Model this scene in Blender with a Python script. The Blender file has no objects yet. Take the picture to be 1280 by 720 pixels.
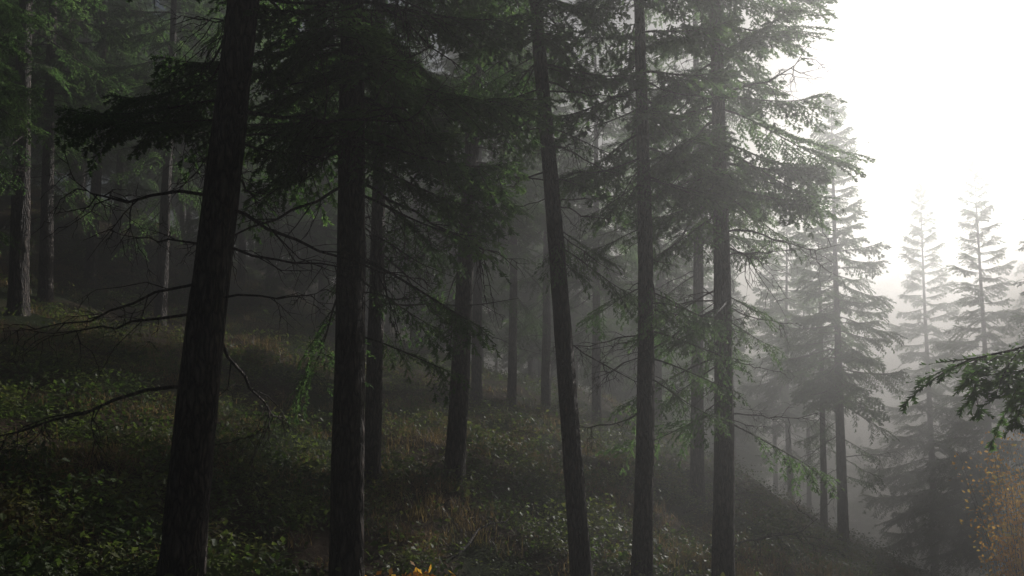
import bpy, math, random
import numpy as np
from mathutils import Vector
import time
T0=time.time()
SEED=7
rng=np.random.default_rng(SEED); random.seed(SEED)
scn=bpy.context.scene
scn.view_settings.view_transform='Standard'; scn.view_settings.look='None'; scn.view_settings.exposure=0
SUN_AZ=40.0; SUN_EL=22.5
FPX=1067.0; HOR=434.0

# ---------------------------------------------------------------- terrain
def sst(a,b,x):
    t=np.clip((x-a)/(b-a),0,1); return t*t*(3-2*t)
def H(x,y):
    x=np.asarray(x,float); y=np.asarray(y,float)
    xs=60*np.tanh(x/60)
    z=-3.4+0.07*np.minimum(y,34)-0.27*xs
    e=np.clip(x-2,0,8)
    z=z-0.03*e*e-0.25*np.clip(x-10,0,60)
    z=z-0.13*np.clip(y-33,0,150)*sst(-14,4,x)
    z=z+2.6*sst(22,38,y)*sst(6,20,-x)
    z=z+0.16*np.sin(x*0.9+1.3*np.sin(y*0.35))*np.cos(y*0.55+0.7)+0.09*np.sin(1.9*x+0.8*y)*np.sin(1.4*y-0.6*x+2)
    z=z+0.035*np.sin(4.3*x+1.1*y+1)*np.sin(3.7*y-1.3*x)
    return np.maximum(z,-45+3*np.sin(x*0.02)*np.cos(y*0.017))

# ---------------------------------------------------------------- materials
def newmat(name):
    m=bpy.data.materials.new(name); m.use_nodes=True
    nt=m.node_tree; nt.nodes.clear()
    return m,nt,nt.nodes,nt.links
def ramp(N,stops):
    r=N.new('ShaderNodeValToRGB'); e=r.color_ramp.elements
    while len(e)<len(stops): e.new(0.5)
    for i,(p,c) in enumerate(stops):
        e[i].position=p; e[i].color=(*c,1)
    return r
def leafmat(name,stops,scale,trans=0.35,rough=0.55):
    m,nt,N,L=newmat(name)
    out=N.new('ShaderNodeOutputMaterial'); tc=N.new('ShaderNodeTexCoord')
    n=N.new('ShaderNodeTexNoise'); n.inputs['Scale'].default_value=scale; n.inputs['Detail'].default_value=3
    L.new(tc.outputs['Object'],n.inputs['Vector'])
    r=ramp(N,stops); L.new(n.outputs['Fac'],r.inputs['Fac'])
    b=N.new('ShaderNodeBsdfPrincipled'); b.inputs['Roughness'].default_value=rough
    b.inputs['Specular IOR Level'].default_value=0.3
    t=N.new('ShaderNodeBsdfTranslucent'); mx=N.new('ShaderNodeMixShader'); mx.inputs[0].default_value=trans
    L.new(r.outputs['Color'],b.inputs['Base Color']); 
    mul=N.new('ShaderNodeMix'); mul.data_type='RGBA'; mul.blend_type='MULTIPLY'; mul.inputs[0].default_value=1
    L.new(r.outputs['Color'],mul.inputs[6]); mul.inputs[7].default_value=(2.4,2.7,1.6,1)
    L.new(mul.outputs[2],t.inputs['Color'])
    L.new(b.outputs[0],mx.inputs[1]); L.new(t.outputs[0],mx.inputs[2]); L.new(mx.outputs[0],out.inputs['Surface'])
    return m
M_NEEDLE=leafmat('needles',[(0.3,(0.03,0.056,0.026)),(0.5,(0.054,0.092,0.043)),(0.7,(0.10,0.145,0.07))],2.2,0.52)
M_HERB=leafmat('herb_leaves',[(0.3,(0.02,0.036,0.010)),(0.45,(0.045,0.07,0.019)),(0.58,(0.10,0.115,0.04)),(0.7,(0.10,0.07,0.036))],1.1,0.38)
M_GRASS=leafmat('dry_grass',[(0.3,(0.085,0.055,0.035)),(0.5,(0.145,0.09,0.06)),(0.7,(0.085,0.065,0.035))],0.9,0.35)
M_AUT=leafmat('autumn_leaves',[(0.3,(0.32,0.15,0.03)),(0.5,(0.5,0.25,0.05)),(0.7,(0.42,0.3,0.08))],2.0,0.5)

def barkmat(name,c1,c2,c3,bump=0.6):
    m,nt,N,L=newmat(name)
    out=N.new('ShaderNodeOutputMaterial'); tc=N.new('ShaderNodeTexCoord')
    mp=N.new('ShaderNodeMapping'); mp.inputs['Scale'].default_value=(1,1,0.25); L.new(tc.outputs['Object'],mp.inputs['Vector'])
    n0=N.new('ShaderNodeTexNoise'); n0.inputs['Scale'].default_value=12; n0.inputs['Detail'].default_value=4
    L.new(mp.outputs[0],n0.inputs['Vector'])
    add=N.new('ShaderNodeMix'); add.data_type='RGBA'; add.blend_type='LINEAR_LIGHT'; add.inputs[0].default_value=0.06
    L.new(mp.outputs[0],add.inputs[6]); L.new(n0.outputs['Color'],add.inputs[7])
    v=N.new('ShaderNodeTexVoronoi'); v.feature='DISTANCE_TO_EDGE'; v.inputs['Scale'].default_value=20
    L.new(add.outputs[2],v.inputs['Vector'])
    r=ramp(N,[(0.0,(0,0,0)),(0.18,(0.7,)*3),(0.5,(1,1,1))]); L.new(v.outputs['Distance'],r.inputs['Fac'])
    n=N.new('ShaderNodeTexNoise'); n.inputs['Scale'].default_value=70; n.inputs['Detail'].default_value=5; L.new(mp.outputs[0],n.inputs['Vector'])
    ad=N.new('ShaderNodeMath'); ad.operation='MULTIPLY_ADD'; L.new(n.outputs['Fac'],ad.inputs[0]); ad.inputs[1].default_value=0.6; L.new(r.outputs['Color'],ad.inputs[2])
    cr=ramp(N,[(0.25,c1),(0.7,c2),(1.0,c3)]); 
    sc=N.new('ShaderNodeMath'); sc.operation='MULTIPLY'; sc.inputs[1].default_value=0.65; L.new(ad.outputs[0],sc.inputs[0]); L.new(sc.outputs[0],cr.inputs['Fac'])
    b=N.new('ShaderNodeBsdfPrincipled'); b.inputs['Roughness'].default_value=0.75; b.inputs['Specular IOR Level'].default_value=0.35
    L.new(cr.outputs['Color'],b.inputs['Base Color'])
    bp=N.new('ShaderNodeBump'); bp.inputs['Strength'].default_value=bump; bp.inputs['Distance'].default_value=0.05
    L.new(ad.outputs[0],bp.inputs['Height']); L.new(bp.outputs[0],b.inputs['Normal']); L.new(b.outputs[0],out.inputs['Surface'])
    return m
M_BARK=barkmat('bark',(0.012,0.010,0.009),(0.08,0.06,0.05),(0.22,0.17,0.14),1.0)
M_TWIG=barkmat('dead_twig',(0.03,0.025,0.022),(0.08,0.07,0.06),(0.12,0.11,0.10),0.2)

m,nt,N,L=newmat('forest_floor'); M_GROUND=m
out=N.new('ShaderNodeOutputMaterial'); tc=N.new('ShaderNodeTexCoord')
n1=N.new('ShaderNodeTexNoise'); n1.inputs['Scale'].default_value=0.45; n1.inputs['Detail'].default_value=6; L.new(tc.outputs['Object'],n1.inputs['Vector'])
n2=N.new('ShaderNodeTexNoise'); n2.inputs['Scale'].default_value=14; n2.inputs['Detail'].default_value=8; n2.inputs['Roughness'].default_value=0.7; L.new(tc.outputs['Object'],n2.inputs['Vector'])
r1=ramp(N,[(0.35,(0.045,0.03,0.02)),(0.48,(0.055,0.038,0.024)),(0.56,(0.025,0.035,0.013)),(0.7,(0.033,0.048,0.016))]); L.new(n1.outputs['Fac'],r1.inputs['Fac'])
r2=ramp(N,[(0.3,(0.25,)*3),(0.7,(1.4,)*3)]); L.new(n2.outputs['Fac'],r2.inputs['Fac'])
mu=N.new('ShaderNodeMix'); mu.data_type='RGBA'; mu.blend_type='MULTIPLY'; mu.inputs[0].default_value=1
L.new(r1.outputs[0],mu.inputs[6]); L.new(r2.outputs[0],mu.inputs[7])
b=N.new('ShaderNodeBsdfPrincipled'); b.inputs['Roughness'].default_value=0.95; b.inputs['Specular IOR Level'].default_value=0.1
L.new(mu.outputs[2],b.inputs['Base Color'])
bp=N.new('ShaderNodeBump'); bp.inputs['Strength'].default_value=0.9; bp.inputs['Distance'].default_value=0.08
L.new(n2.outputs['Fac'],bp.inputs['Height']); L.new(bp.outputs[0],b.inputs['Normal']); L.new(b.outputs[0],out.inputs['Surface'])

# ---------------------------------------------------------------- mesh helpers (all triangles)
def nrm(v): return v/np.maximum(np.linalg.norm(v,axis=-1,keepdims=True),1e-9)
class Geo:
    def __init__(s): s.v=[];s.f=[];s.m=[];s.s=[];s.n=0
    def add(s,v,f,m,smooth=False):
        v=np.asarray(v,np.float32).reshape(-1,3); f=np.asarray(f,np.int64).reshape(-1,3)
        s.v.append(v); s.f.append(f+s.n); s.m.append(np.full(len(f),m,np.int32) if np.isscalar(m) else m); s.s.append(np.full(len(f),smooth,bool) if np.isscalar(smooth) or isinstance(smooth,bool) else smooth); s.n+=len(v)
    def arr(s): return np.concatenate(s.v),np.concatenate(s.f),np.concatenate(s.m),np.concatenate(s.s)
TRI=[0]
def to_mesh(name,geo,mats):
    v,f,mi,sm=geo.arr(); TRI[0]+=len(f)
    me=bpy.data.meshes.new(name)
    me.vertices.add(len(v)); me.vertices.foreach_set('co',v.ravel().astype(np.float32))
    me.loops.add(len(f)*3); me.loops.foreach_set('vertex_index',f.ravel().astype(np.int32))
    me.polygons.add(len(f)); me.polygons.foreach_set('loop_start',np.arange(0,len(f)*3,3,dtype=np.int32))
    me.polygons.foreach_set('material_index',mi.astype(np.int32)); me.polygons.foreach_set('use_smooth',sm)
    for m in mats: me.materials.append(m)
    me.update(calc_edges=True)
    return me
def tubes(geo,P,R,mat,sides=3,smooth=True):
    N_,K,_=P.shape
    d=np.gradient(P,axis=1); d=nrm(d)
    up=np.zeros_like(d); up[...,2]=1; par=np.abs(d[...,2])>0.95; up[par]=(1,0,0)
    a=nrm(np.cross(d,up)); b_=np.cross(d,a)
    ang=np.arange(sides)*2*np.pi/sides
    V=P[:,:,None,:]+R[:,:,None,None]*(a[:,:,None,:]*np.cos(ang)[None,None,:,None]+b_[:,:,None,:]*np.sin(ang)[None,None,:,None])
    i=np.arange(N_)[:,None,None]; k=np.arange(K-1)[None,:,None]; s=np.arange(sides)[None,None,:]; s2=(s+1)%sides
    A=(i*K+k)*sides+s; B=(i*K+k)*sides+s2; C=(i*K+k+1)*sides+s2; D=(i*K+k+1)*sides+s
    F=np.concatenate([np.stack([A,B,C],-1).reshape(-1,3),np.stack([A,C,D],-1).reshape(-1,3)])
    geo.add(V.reshape(-1,3),F,mat,smooth)
def needles(geo,O,D,Ln,mat,rg,m=12,nl=0.035,nw=0.012):
    n=len(O); D=nrm(D)
    up=np.tile([0,0,1.0],(n,1))
    S=nrm(np.cross(D,up)); U=np.cross(S,D)
    t=(np.arange(m)+0.5)/m
    side=np.where(np.arange(m)%2==0,1.0,-1.0)
    P=O[:,None,:]+D[:,None,:]*(Ln[:,None]*t[None,:])[...,None]
    th=rg.uniform(0.6,1.05,(n,m)); ph=rg.normal(0,0.5,(n,m))+0.15
    dr=D[:,None,:]*np.cos(th)[...,None]+(S[:,None,:]*(side[None,:]*np.cos(ph))[...,None]+U[:,None,:]*np.sin(ph)[...,None])*np.sin(th)[...,None]
    l=nl*(1-0.35*t)[None,:]*rg.uniform(0.75,1.2,(n,m))
    tip=P+dr*l[...,None]
    w=D[:,None,:]*(nw*0.5)
    V=np.stack([P-w,P+w,tip],2).reshape(-1,3)
    F=np.arange(n*m*3).reshape(-1,3)
    geo.add(V,F,mat,False)

def live_branch(seed,Lb=2.0,nside=15,spac=0.075,m=13,nl=0.052,nw=0.028,droop=0.25,tipup=0.2,gap=0.1,start=0.14,coarse=False,wide=0.34):
    rg=np.random.default_rng(seed); g=Geo()
    t=np.linspace(0,1,9)
    def C(t):
        t=np.asarray(t,float)
        return np.stack([Lb*t*(1-0.06*droop),0.05*Lb*np.sin(t*3+seed),Lb*(-droop*t**1.4+tipup*t**3)],-1)
    tubes(g,C(t)[None],((0.006+0.006*Lb)*(1-t)+0.003)[None]*1.0,0,4)
    ts=[];sd=[]
    for i in range(nside):
        for s in (-1,1):
            if rg.random()<gap: continue
            ts.append(start+(0.98-start)*(i+0.5*(s>0)+rg.uniform(-.3,.3))/nside); sd.append(s)
    ts=np.clip(np.array(ts),0.05,0.99); sd=np.array(sd,float)
    O=C(ts); D0=nrm(C(ts+0.01)-C(ts-0.01))
    sl=Lb*(wide*np.sin(np.pi*np.clip(ts,0,1)**0.85*0.93)+0.07)*rg.uniform(0.6,1.25,len(ts))
    S=nrm(np.cross(D0,np.tile([0,0,1.0],(len(ts),1))))
    ang=rg.uniform(0.75,1.1,len(ts))
    D=D0*np.cos(ang)[:,None]+S*(sd*np.sin(ang))[:,None]; D[:,2]-=rg.uniform(0.0,0.4,len(ts))*(0.6+droop); D=nrm(D)
    k=np.linspace(0,1,4)
    sag=rg.uniform(0.05,0.5,len(ts))
    def Q(i,u):
        p=O[i]+D[i]*(sl[i]*u)[:,None]; p[:,2]-=sag[i]*sl[i]*u*u; return p
    P=O[:,None,:]+D[:,None,:]*(sl[:,None]*k[None])[...,None]; P[...,2]-=(sag*sl)[:,None]*k[None]**2
    if not coarse: tubes(g,P,np.tile(0.005*(1-k)+0.0015,(len(ts),1)),0,3)
    ii=[];uu=[];ss=[]
    for i in range(len(ts)):
        c=max(2,int(sl[i]/spac))
        for j in range(c):
            for s in (-1,1):
                if rg.random()<gap*0.7: continue
                ii.append(i);uu.append((j+0.3+0.4*(s>0)+0.15)/c);ss.append(s)
        ii.append(i);uu.append(0.93);ss.append(0)
    ii=np.array(ii);uu=np.clip(np.array(uu),0.02,1);ss=np.array(ss,float)
    o=Q(ii,uu); d=D[ii].copy(); d[:,2]-=2*sag[ii]*uu; d=nrm(d)
    sv=nrm(np.cross(d,np.tile([0,0,1.0],(len(d),1))))
    an=rg.uniform(0.6,1.0,len(d))*(ss!=0)
    dd=d*np.cos(an)[:,None]+sv*(ss*np.sin(an))[:,None]; dd[:,2]-=rg.uniform(-0.05,0.7,len(d)); dd=nrm(dd)
    ln=(spac*1.6)*(1.15-0.5*uu)*rg.uniform(0.7,1.3,len(d))
    needles(g,o,dd,ln,1,rg,m,nl,nw)
    needles(g,O,D,sl,1,rg,m+4,nl,nw)
    o2=C(np.array([.8,.88,.95])); needles(g,o2,np.tile(nrm(C(1.0)-C(.9)),(3,1)),np.full(3,.1*Lb),1,rg,m,nl,nw)
    return g.arr()
def dead_branch(seed,Lb=1.6,n1=9,n2=4,droop=0.25,thick=0.014,bend=0.1):
    rg=np.random.default_rng(seed+100); g=Geo()
    K=9; t=np.linspace(0,1,K)
    j=np.cumsum(rg.normal(0,bend*Lb/K*2.2,(K,3)),0); j[0]=0
    C=np.stack([Lb*t,0*t,Lb*(-droop*t**1.3+rg.uniform(0,0.35)*t**3)],-1)+j
    tubes(g,C[None],(thick*(1-t)**0.8+0.003)[None],0,5)
    def sub(Cc,n,ratio,th):
        K2=5; u=np.linspace(0,1,K2); Pp=[]
        for i in range(n):
            q=rg.uniform(0.15,0.97); x=q*(len(Cc)-1); a=int(x); fr=x-a; a2=min(a+1,len(Cc)-1)
            o=Cc[a]*(1-fr)+Cc[a2]*fr; d=nrm(Cc[a2]-Cc[max(a-1,0)]+1e-6)
            r=rg.normal(0,1,3); r[2]=r[2]*0.5-0.35; d2=nrm(d*0.7+nrm(r)*0.9)
            l=ratio*(1-0.6*q)*rg.uniform(0.5,1.2)
            jj=np.cumsum(rg.normal(0,l*0.07,(K2,3)),0); jj[0]=0
            P=o+d2*(l*u)[:,None]+jj; P[:,2]-=0.2*l*u*u; Pp.append(P)
        Pp=np.array(Pp); tubes(g,Pp,np.tile(th*(1-u)+0.0015,(n,1)),0,3); return Pp
    P1=sub(C,n1,0.55*Lb,thick*0.4)
    if n2:
        for p in P1: sub(p,n2,0.22*Lb,0.0025)
    return g.arr()

DR=[(0.05,0.1),(0.22,0.18),(0.45,0.28),(0.65,0.32)]
LIVE={Lb:[live_branch(int(i+Lb*10),Lb,nside=ns,droop=d,tipup=tu) for i,(d,tu) in enumerate(DR)] for Lb,ns in ((0.45,5),(1.0,9),(2.0,16))}
COARSE={Lb:[live_branch(int(40+i+Lb*10),Lb,nside=ns,spac=0.14,m=7,nl=0.09,nw=0.065,droop=d,tipup=tu,gap=0.06,coarse=True) for i,(d,tu) in enumerate(DR)] for Lb,ns in ((0.45,4),(1.0,7),(2.0,11))}
SPARSE=[live_branch(20+i,2.0,nside=11,spac=0.1,droop=d,tipup=tu,gap=0.3,start=0.25,wide=0.3) for i,(d,tu) in enumerate([(0.45,0.1),(0.6,0.2),(0.75,0.3)])]
DEAD=[dead_branch(i,1.6,droop=d) for i,d in enumerate([0.1,0.3,0.5,0.2,0.7])]
DEADC=[dead_branch(i+10,1.6,n1=6,n2=0,droop=d) for i,d in enumerate([0.1,0.4])]
print('templates',time.time()-T0)

def put(g,tmpl,pos,az,pitch,sc,roll=0):
    v,f,mi,sm=tmpl
    ca,sa=math.cos(az),math.sin(az); cp,sp=math.cos(pitch),math.sin(pitch); cr,sr=math.cos(roll),math.sin(roll)
    Rz=np.array([[ca,-sa,0],[sa,ca,0],[0,0,1]]); Ry=np.array([[cp,0,-sp],[0,1,0],[sp,0,cp]]); Rx=np.array([[1,0,0],[0,cr,-sr],[0,sr,cr]])
    g.add((v*sc)@(Rz@Ry@Rx).T+np.asarray(pos),f,mi,sm)
def putlive(g,bank,pos,az,pitch,Lr,di,roll=0):
    Lb=min(bank.keys(),key=lambda k:abs(math.log(k/Lr)))
    put(g,bank[Lb][di],pos,az,pitch,Lr/Lb,roll)

def make_tree(name,seed,Ht=15,r0=0.19,lean=(0,0),c0=0.33,Lmax=1.9,dens=7,dead=14,sparse=10,hi=True,extra=(),shape=0.8,bend=0.1,deadlow=0.08,hitop=99):
    """c0: height fraction at which the live crown starts"""
    rg=np.random.default_rng(seed+500); g=Geo()
    K=64 if hi else 14; sides=28 if hi else 8
    t=np.linspace(0,1,K)
    bx,by=rg.uniform(-1,1,2)*bend; ph=rg.uniform(0,6)
    def axis(h):
        h=np.asarray(h,float); u=h/Ht
        return np.stack([math.tan(math.radians(lean[0]))*h+bx*(np.sin(u*5+ph)-math.sin(ph)),math.tan(math.radians(lean[1]))*h+by*(np.sin(u*4+ph)-math.sin(ph)),h],-1)
    h=t*(Ht+0.6)-0.6
    hh=np.clip(h,0,Ht)
    R=r0*((1-hh/Ht)**0.9*0.97+0.02)+r0*0.5*np.exp(-np.clip(h+0.3,0,99)/0.28)
    ang=np.arange(sides)*2*np.pi/sides
    fl=1+0.05*np.sin(3*ang[None]+h[:,None]*1.3+seed)+0.03*np.sin(5*ang[None]-h[:,None]*2.1)+rg.normal(0,0.022 if hi else 0,(K,sides))
    A=axis(h); V=np.stack([A[:,0:1]+R[:,None]*fl*np.cos(ang),A[:,1:2]+R[:,None]*fl*np.sin(ang),np.repeat(h[:,None],sides,1)],-1)
    k=np.arange(K-1)[:,None]; s=np.arange(sides)[None]; s2=(s+1)%sides
    a=k*sides+s;b=k*sides+s2;c=(k+1)*sides+s2;d=(k+1)*sides+s
    g.add(V.reshape(-1,3),np.concatenate([np.stack([a,b,c],-1).reshape(-1,3),np.stack([a,c,d],-1).reshape(-1,3)]),0,True)
    hc=c0*Ht; n=int((Ht-hc)*dens); az=rg.uniform(0,6.28)
    for i in range(n):
        q=(i+rg.uniform(0,1))/n; hq=hc+(Ht-hc)*q; az+=2.399+rg.normal(0,0.35)
        Lr=Lmax*((1-q)**shape)*min(1,0.6+q*4)*rg.uniform(0.55,1.12)+0.22
        di=int(np.clip((1-q)*3.6+rg.normal(0,0.6),0,3))
        pitch=0.05+0.55*q**2.5+rg.normal(0,0.08)
        putlive(g,LIVE if (hi and hq<hitop) else COARSE,axis(min(hq,Ht-0.05)),az,pitch,Lr,di,rg.normal(0,0.2))
    if hi:
        for i in range(sparse):
            hq=Ht*rg.uniform(max(c0-0.2,0.14),c0+0.05); put(g,SPARSE[rg.integers(3)],axis(hq),rg.uniform(0,6.28),rg.normal(-0.05,0.12),Lmax/2*rg.uniform(0.5,0.95),rg.normal(0,0.3))
    for i in range(dead):
        hq=Ht*(deadlow+(c0+0.12-deadlow)*rg.uniform(0,1)**0.6); D=DEAD if hi else DEADC
        put(g,D[rg.integers(len(D))],axis(hq),rg.uniform(0,6.28),rg.normal(-0.05,0.2),rg.uniform(0.35,1.0)*(min(Lmax,2)/1.6),rg.uniform(-0.5,0.5))
    for (kind,hq,azd,pitch,sc) in extra:
        T_={'L':LIVE[2.0],'S':SPARSE,'D':DEAD}[kind[0]][int(kind[1])]
        put(g,T_,axis(hq),math.radians(azd),pitch,sc)
    for dz in (0.1,0.3,0.5): putlive(g,LIVE if hi else COARSE,axis(Ht-dz),dz*9,1.2,0.35,0)
    return to_mesh(name,g,[M_BARK,M_NEEDLE])

def link(name,me,loc=(0,0,0),rz=0,sc=1,parent=None):
    o=bpy.data.objects.new(name,me); scn.collection.objects.link(o); o.location=loc; o.rotation_euler=(0,0,rz); o.scale=(sc,sc,sc)
    if parent: o.parent=parent
    return o
def P(px,y):
    x=(px-640)/FPX*y; return (x,y,float(H(x,y)))

# ---------------------------------------------------------------- hero trees (own mesh each)
def hero(px,y,seed,**k):
    x,yy,z=P(px,y); me=make_tree('shade_pine_tree',seed,hitop=9.5,**k); link('shade_pine_tree',me,(x,yy,z-0.05))
hero(230,7.3,1,Ht=16,r0=0.185,lean=(6.6,0),c0=0.44,Lmax=1.9,dens=7,dead=34,sparse=3,
     extra=[('L3',4.3,190,0.2,0.66),('L2',4.1,215,0.1,0.55),('L3',4.5,172,0.2,0.55),('D0',3.9,0,0.1,0.7),('D3',3.0,10,0.2,0.8),('D0',2.5,-15,0.1,0.7),('D1',3.0,170,0.2,0.7),('D3',1.3,20,0.5,0.35)])
hero(437,8.3,2,Ht=16,r0=0.17,lean=(0.9,0),c0=0.28,Lmax=1.9,dens=8,dead=18,sparse=8,
     extra=[('L3',5.2,-10,0.2,0.95),('L3',4.6,-35,0.1,0.95),('L3',4.4,-8,0.0,0.75),('L2',4.8,200,0.15,0.8),('L3',5.6,185,0.2,0.9)])
hero(727,10.4,3,Ht=16,r0=0.13,lean=(-4.2,0),c0=0.38,Lmax=1.4,dens=5.5,dead=26,sparse=10)
hero(799,10.9,4,Ht=14,r0=0.13,lean=(0.6,0),c0=0.36,Lmax=1.3,dens=5.5,dead=22,sparse=18)
hero(899,12.0,5,Ht=16,r0=0.155,lean=(0,0),c0=0.34,Lmax=1.85,dens=8,dead=28,sparse=22)
hero(568,13.6,6,Ht=16,r0=0.165,lean=(2.2,0),c0=0.36,Lmax=1.7,dens=6,dead=20,sparse=8)
hero(466,12.5,7,Ht=16,r0=0.13,lean=(0.5,0),c0=0.34,Lmax=1.8,dens=8,dead=20,sparse=8)
V_HI=[make_tree('pine_tree_m',30,Ht=15,r0=0.16,c0=0.38,Lmax=1.8,dens=7,dead=18,sparse=8),
      make_tree('pine_tree_m',31,Ht=14,r0=0.15,c0=0.3,Lmax=1.9,dens=8,dead=14,sparse=10),
      make_tree('pine_tree_m',32,Ht=16,r0=0.16,c0=0.14,Lmax=2.6,dens=9,dead=4,sparse=0,shape=0.9),
      make_tree('pine_tree_m',33,Ht=14,r0=0.17,c0=0.33,Lmax=1.75,dens=11,dead=14,sparse=8,shape=0.7)]
V_LO=[make_tree('pine_tree_f',50,Ht=16,r0=0.16,c0=0.3,Lmax=2.3,dens=8,dead=14,hi=False),
      make_tree('pine_tree_f',51,Ht=16,r0=0.17,c0=0.15,Lmax=2.6,dens=9,dead=8,hi=False,shape=0.9),
      make_tree('pine_tree_f',52,Ht=16,r0=0.16,c0=0.42,Lmax=2.1,dens=8,dead=18,hi=False)]
V_SHADE=make_tree('shade_pine',60,Ht=22,r0=0.26,c0=0.5,Lmax=3.0,dens=6,dead=16,hi=False,shape=0.6)  # tall broad crown shaped to block sun from out of frame
HTS={0:15,1:14,2:16,3:14}
def mid(px,y,k,rz=0,top=None,sc=1.0):
    x,yy,z=P(px,y)
    if top is not None: sc=((HOR-top)/FPX*y-z)/HTS[k]
    link('shade_pine_tree',V_HI[k],(x,yy,z-0.05),rz,sc)
mid(1047,26,3,0.4,top=118); mid(1024,29,0,2.0,top=235); mid(1228,34,2,1.0,top=200); mid(1158,41,2,3.0,top=235)
mid(868,19,0,1,sc=1.0); mid(200,22.5,0,2,sc=1.0); mid(22,18,0,4.1,sc=1.25); mid(56,21,1,5,sc=1.1); mid(141,31,0,1.2,sc=0.9)
mid(640,25,0,0.3,sc=.9); mid(596,23,1,0.9,sc=1); mid(682,27,0,2.2); mid(745,26,1,0.7); mid(985,38,1,5.1)
mid(400,32,2,2.7); mid(-90,14,1,0.3); mid(-60,24,0,3); mid(300,34,2,1.9); mid(520,36,2,4.6); mid(1365,24,3,2.2,sc=1.25); mid(820,30,1,1.5); mid(90,40,2,1.0)  # tree past the right edge scaled up to shade the ground
mid(110,26,1,2.5,sc=1.15); mid(255,27,1,4.0,sc=1.1)
for (x,y,k) in [(21,14,1),(-9,3,1)]:  # right-hand tree added out of frame to shade the left
    link('shade_pine_tree',V_HI[k],(x,y,float(H(x,y))-0.05),x*1.7,1.05)
for (x,y,s) in [(10.6,10.0,1.0),(7.0,2.5,0.9),(-5,-1,0.9),(24,25,1.25),(33.5,49,1.6),(46,68,1.9)]:  # added out of frame to shade near air and ground and cut sun shafts
    link('shade_pine_tree',V_SHADE,(x,y,float(H(x,y))-0.05),x*1.3,s)
x,y=4.0,4.6
me=make_tree('shade_pine_tree',77,Ht=14,r0=0.15,c0=0.5,Lmax=1.2,dens=7,dead=4,sparse=0,extra=[('L1',4.6,172,-0.30,0.85),('L1',4.45,166,-0.32,0.7),('L2',3.5,150,-0.1,0.5)])
link('shade_pine_tree',me,(x,y,float(H(x,y))-0.05))
print('trees',time.time()-T0)

# ---------------------------------------------------------------- distant forest mass
df=bpy.data.objects.new('distant_forest',None); scn.collection.objects.link(df)
pts=[]
def scatter(n,fx,mind):
    c=0;tries=0
    while c<n and tries<n*30:
        tries+=1; x,y=fx()
        if all((x-a)**2+(y-b)**2>mind*mind for a,b in pts): pts.append((x,y)); c+=1
scatter(85,lambda:(random.uniform(-48,4),random.uniform(36,72)),3.2)
scatter(22,lambda:(random.uniform(-42,-20),random.uniform(14,36)),3.2)
scatter(14,lambda:(random.uniform(3,16),random.uniform(42,70)),3.5)
scatter(40,lambda:(random.uniform(16,90),random.uniform(56,120)),5)
for i,(x,y) in enumerate(pts):
    link('tree',V_LO[random.randrange(3)],(x,y,float(H(x,y))-0.1),random.uniform(0,6.28),random.uniform(0.75,1.15),df)

# ---------------------------------------------------------------- ground
def axis_coords(n,lo,hi,c,k):
    a=np.linspace(math.asinh((lo-c)/k),math.asinh((hi-c)/k),n); return c+k*np.sinh(a)
gx=axis_coords(380,-900,900,0,9); gy=axis_coords(380,-300,1500,12,9)
X,Y=np.meshgrid(gx,gy); Z=H(X,Y)
g=Geo(); ny,nx=X.shape
i=np.arange(ny-1)[:,None]; j=np.arange(nx-1)[None]; a=i*nx+j
g.add(np.stack([X,Y,Z],-1),np.concatenate([np.stack([a,a+1,a+nx+1],-1).reshape(-1,3),np.stack([a,a+nx+1,a+nx],-1).reshape(-1,3)]),0,True)
link('ground',to_mesh('ground',g,[M_GROUND]))

# ---------------------------------------------------------------- undergrowth
def pos(n,ymin=4.5,ymax=42,pw=1.0):
    u=rng.uniform(0,1,n); y=ymin*(ymax/ymin)**(u**pw); q=rng.uniform(-0.95,0.85,n); return q*y,y
def pn(x,y,s,o): return np.sin(x*s+o+1.7*np.sin(y*s*0.7+o))*np.sin(y*s*1.1+2*o+1.3*np.sin(x*s*0.8))
def herbs(name,n,m,mat,hgt,ll,thr,o,keep=0.1):
    x,y=pos(n); k=(pn(x,y,0.9,o)+0.5*pn(x,y,2.7,o+1)>thr)|(rng.uniform(0,1,n)<keep); x=x[k];y=y[k];n=len(x)
    c=np.stack([x,y,H(x,y)],-1); sc=rng.uniform(0.4,1.5,n)*(0.8+0.012*y)
    off=rng.normal(0,1,(n,m,3)); off[...,:2]*=0.13; off[...,2]=np.abs(rng.uniform(0.05,1,(n,m)))*hgt
    O=c[:,None]+off*sc[:,None,None]
    az=rng.uniform(0,6.28,(n,m)); tl=rng.normal(0.1,0.45,(n,m)); l=ll*rng.uniform(0.6,1.3,(n,m))*sc[:,None]
    d=np.stack([np.cos(az)*np.cos(tl),np.sin(az)*np.cos(tl),np.sin(tl)],-1)
    s=np.stack([-np.sin(az),np.cos(az),rng.normal(0,0.4,(n,m))],-1)
    A=O;B=O+d*(l*0.45)[...,None]+s*(l*0.28)[...,None];C=O+d*l[...,None];C[...,2]-=0.15*l;D=O+d*(l*0.45)[...,None]-s*(l*0.28)[...,None]
    V=np.stack([A,B,C,D],2).reshape(-1,3); b=np.arange(n*m)[:,None]*4
    g=Geo(); g.add(V,np.concatenate([b+[0,1,2],b+[0,2,3]]),0)
    link(name,to_mesh(name,g,[mat])); print(name,n)
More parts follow.
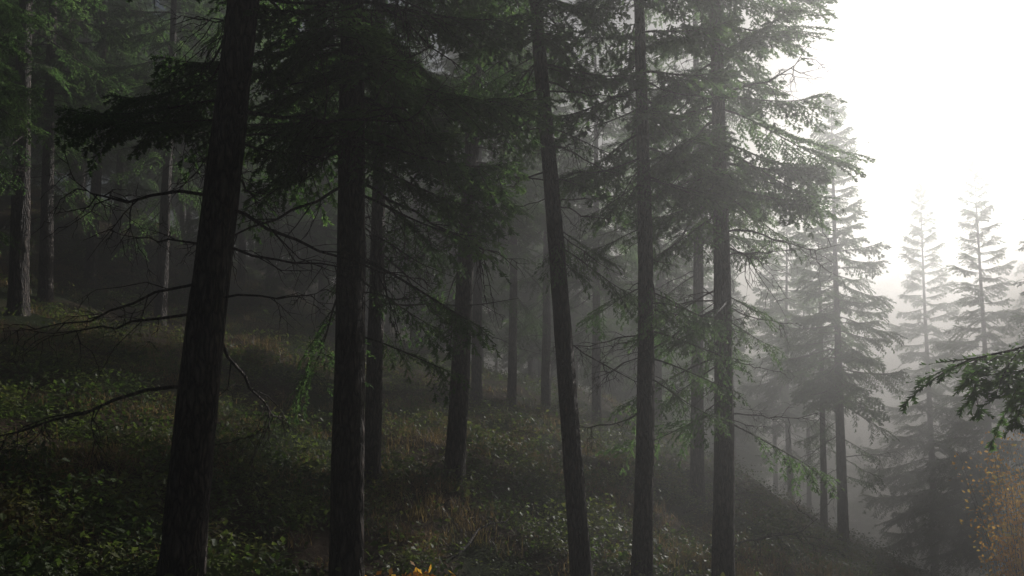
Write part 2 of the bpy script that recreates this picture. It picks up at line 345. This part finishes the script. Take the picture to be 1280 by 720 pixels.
def grass(name,n,m,mat,hgt,thr,o,keep=0.05,w=0.004):
    x,y=pos(n); k=(pn(x,y,0.8,o)+0.5*pn(x,y,2.3,o+1)>thr)|(rng.uniform(0,1,n)<keep); x=x[k];y=y[k];n=len(x)
    c=np.stack([x,y,H(x,y)-0.02],-1); sc=rng.uniform(0.5,1.3,n)
    O=c[:,None]+np.concatenate([rng.normal(0,0.09,(n,m,2)),np.zeros((n,m,1))],-1)
    az=rng.uniform(0,6.28,(n,m)); tl=rng.uniform(0.6,1.5,(n,m)); l=hgt*rng.uniform(0.5,1.2,(n,m))*sc[:,None]
    d=np.stack([np.cos(az)*np.cos(tl),np.sin(az)*np.cos(tl),np.sin(tl)],-1); s=np.stack([-np.sin(az),np.cos(az),0*az],-1)*(w*(1+0.04*y))[:,None,None]
    M=O+d*(l*0.6)[...,None]; E=O+d*l[...,None]; E[...,:2]+=d[...,:2]*(l*0.35)[...,None]; E[...,2]-=l*0.1
    V=np.stack([O-s,O+s,M+s*.7,M-s*.7,E],2).reshape(-1,3); b=np.arange(n*m)[:,None]*5
    g=Geo(); g.add(V,np.concatenate([b+[0,1,2],b+[0,2,3],b+[3,2,4]]),0)
    link(name,to_mesh(name,g,[mat])); print(name,n)
herbs('undergrowth_plants',40000,14,M_HERB,0.27,0.068,-0.1,0.3)
grass('dry_grass',17000,16,M_GRASS,0.26,0.12,2.1)
herbs('moss_cover',16000,14,M_HERB,0.06,0.045,-0.3,4.0)
def shrub(px,y,r,h,seed,n=40,m=60):
    rg=np.random.default_rng(seed); x,yy,z=P(px,y); g=Geo()
    K=6;u=np.linspace(0,1,K); az=rg.uniform(0,6.28,n); sp=rg.uniform(0.1,1,n)*r; hh=h*rg.uniform(0.5,1,n)
    Pq=np.stack([np.cos(az)[:,None]*sp[:,None]*u**1.4,np.sin(az)[:,None]*sp[:,None]*u**1.4,hh[:,None]*u],-1)+rg.normal(0,0.02,(n,K,3))
    tubes(g,Pq,np.tile(0.007*(1-u)+0.002,(n,1)),0,3)
    q=rg.uniform(0.25,1,(n,m)); idx=q*(K-1); a=np.clip(idx.astype(int),0,K-2); fr=(idx-a)[...,None]; ar=np.arange(n)[:,None]
    O=Pq[ar,a]*(1-fr)+Pq[ar,a+1]*fr+rg.normal(0,0.13*r,(n,m,3)); d=nrm(rg.normal(0,1,(n,m,3))); s=nrm(np.cross(d,rg.normal(0,1,(n,m,3)))); l=rg.uniform(0.05,0.09,(n,m))[...,None]
    V=np.stack([O,O+d*l*.5+s*l*.3,O+d*l,O+d*l*.5-s*l*.3],2).reshape(-1,3); b=np.arange(n*m)[:,None]*4
    g.add(V,np.concatenate([b+[0,1,2],b+[0,2,3]]),1)
    link('autumn_shrub',to_mesh('autumn_shrub',g,[M_TWIG,M_AUT]),(x,yy,z))
shrub(1268,14,0.9,4.3,1,70,90); shrub(1312,15,1.2,5.4,4,70,90); shrub(505,8.4,0.4,0.45,2); shrub(540,8.6,0.3,0.4,6)
for (px,y,k,az,s,rl) in [(200,7.4,0,2.6,0.9,0.2),(380,9,3,0.2,1.0,0.3),(560,10.5,0,1.0,1.1,0.4),(700,14,3,2.2,1.3,0),(880,14,0,0.3,1.3,0),(960,17,3,2.9,1.4,0.3),(60,12,3,0.6,1.3,0.1),(300,13,0,2.4,1.2,0),(850,17,1,0.9,1.4,0)]:
    x,yy,z=P(px,y); g=Geo(); put(g,DEAD[k],(0,0,0.06),az,0.18,s,rl); link('fallen_branch',to_mesh('fallen_branch',g,[M_BARK]),(x,yy,z))
print('plants',time.time()-T0,'tris',TRI[0])

# ---------------------------------------------------------------- mist: thin over everything, thicker bank lying in the valley
def mistmat(name,dens,g_):
    m,nt,N,L=newmat(name); out=N.new('ShaderNodeOutputMaterial'); vs=N.new('ShaderNodeVolumeScatter')
    vs.inputs['Density'].default_value=dens; vs.inputs['Anisotropy'].default_value=g_; vs.inputs['Color'].default_value=(0.975,0.985,1,1)
    L.new(vs.outputs[0],out.inputs['Volume']); return m
g=Geo(); x0,x1,y0,y1,z0,z1=-90,150,-25,170,-60,17
vv=[(x,y,z) for x in (x0,x1) for y in (y0,y1) for z in (z0,z1)]
g.add(vv,[(0,1,3),(0,3,2),(4,6,7),(4,7,5),(0,4,5),(0,5,1),(2,3,7),(2,7,6),(0,2,6),(0,6,4),(1,5,7),(1,7,3)],0)
link('mist',to_mesh('mist',g,[mistmat('mist',0.0145,0.80)]))
g=Geo(); nu,nv=48,24
U,Vv=np.meshgrid(np.arange(nu)*2*np.pi/nu,(np.arange(nv)+0.5)*np.pi/nv)
sp=np.stack([30+23*np.sin(Vv)*np.cos(U),38+26*np.sin(Vv)*np.sin(U),-9+15*np.cos(Vv)],-1).reshape(-1,3)
sp=np.concatenate([sp,[[30,38,6]],[[30,38,-24]]]); F=[]
for r in range(nv-1):
    for c in range(nu):
        a=r*nu+c; a1=r*nu+(c+1)%nu; F+=[(a,a+nu,a1+nu),(a,a1+nu,a1)]
for c in range(nu): F+=[(nu*nv,c,(c+1)%nu),(nu*nv+1,(nv-1)*nu+(c+1)%nu,(nv-1)*nu+c)]
g.add(sp,F,0,True)
link('valley_mist',to_mesh('valley_mist',g,[mistmat('valley_mist',0.03,0.74)]))

# ---------------------------------------------------------------- light
w=bpy.data.worlds.new('World'); scn.world=w; w.use_nodes=True; N=w.node_tree.nodes; L=w.node_tree.links
sky=N.new('ShaderNodeTexSky'); sky.sky_type='NISHITA'; sky.sun_disc=False; sky.sun_elevation=math.radians(SUN_EL); sky.sun_rotation=math.radians(SUN_AZ)
sky.dust_density=3.0
bg=N['Background']; bg.inputs['Strength'].default_value=0.022; L.new(sky.outputs[0],bg.inputs['Color'])
ld=bpy.data.lights.new('sun','SUN'); ld.energy=5; ld.angle=math.radians(0.5); ld.color=(1,0.975,0.94)
lo=bpy.data.objects.new('sun',ld); scn.collection.objects.link(lo)
e=math.radians(SUN_EL); a=math.radians(SUN_AZ)
lo.rotation_euler=Vector((math.sin(a)*math.cos(e),math.cos(a)*math.cos(e),math.sin(e))).to_track_quat('Z','Y').to_euler()
lo.location=(20,30,30)

cd=bpy.data.cameras.new('camera'); cd.lens=30; cd.sensor_width=36; cd.clip_end=3000; cd.clip_start=0.05
co=bpy.data.objects.new('camera',cd); scn.collection.objects.link(co); co.location=(0,0,0); co.rotation_euler=(math.radians(90+4),0,0)
scn.camera=co
print('done',time.time()-T0)
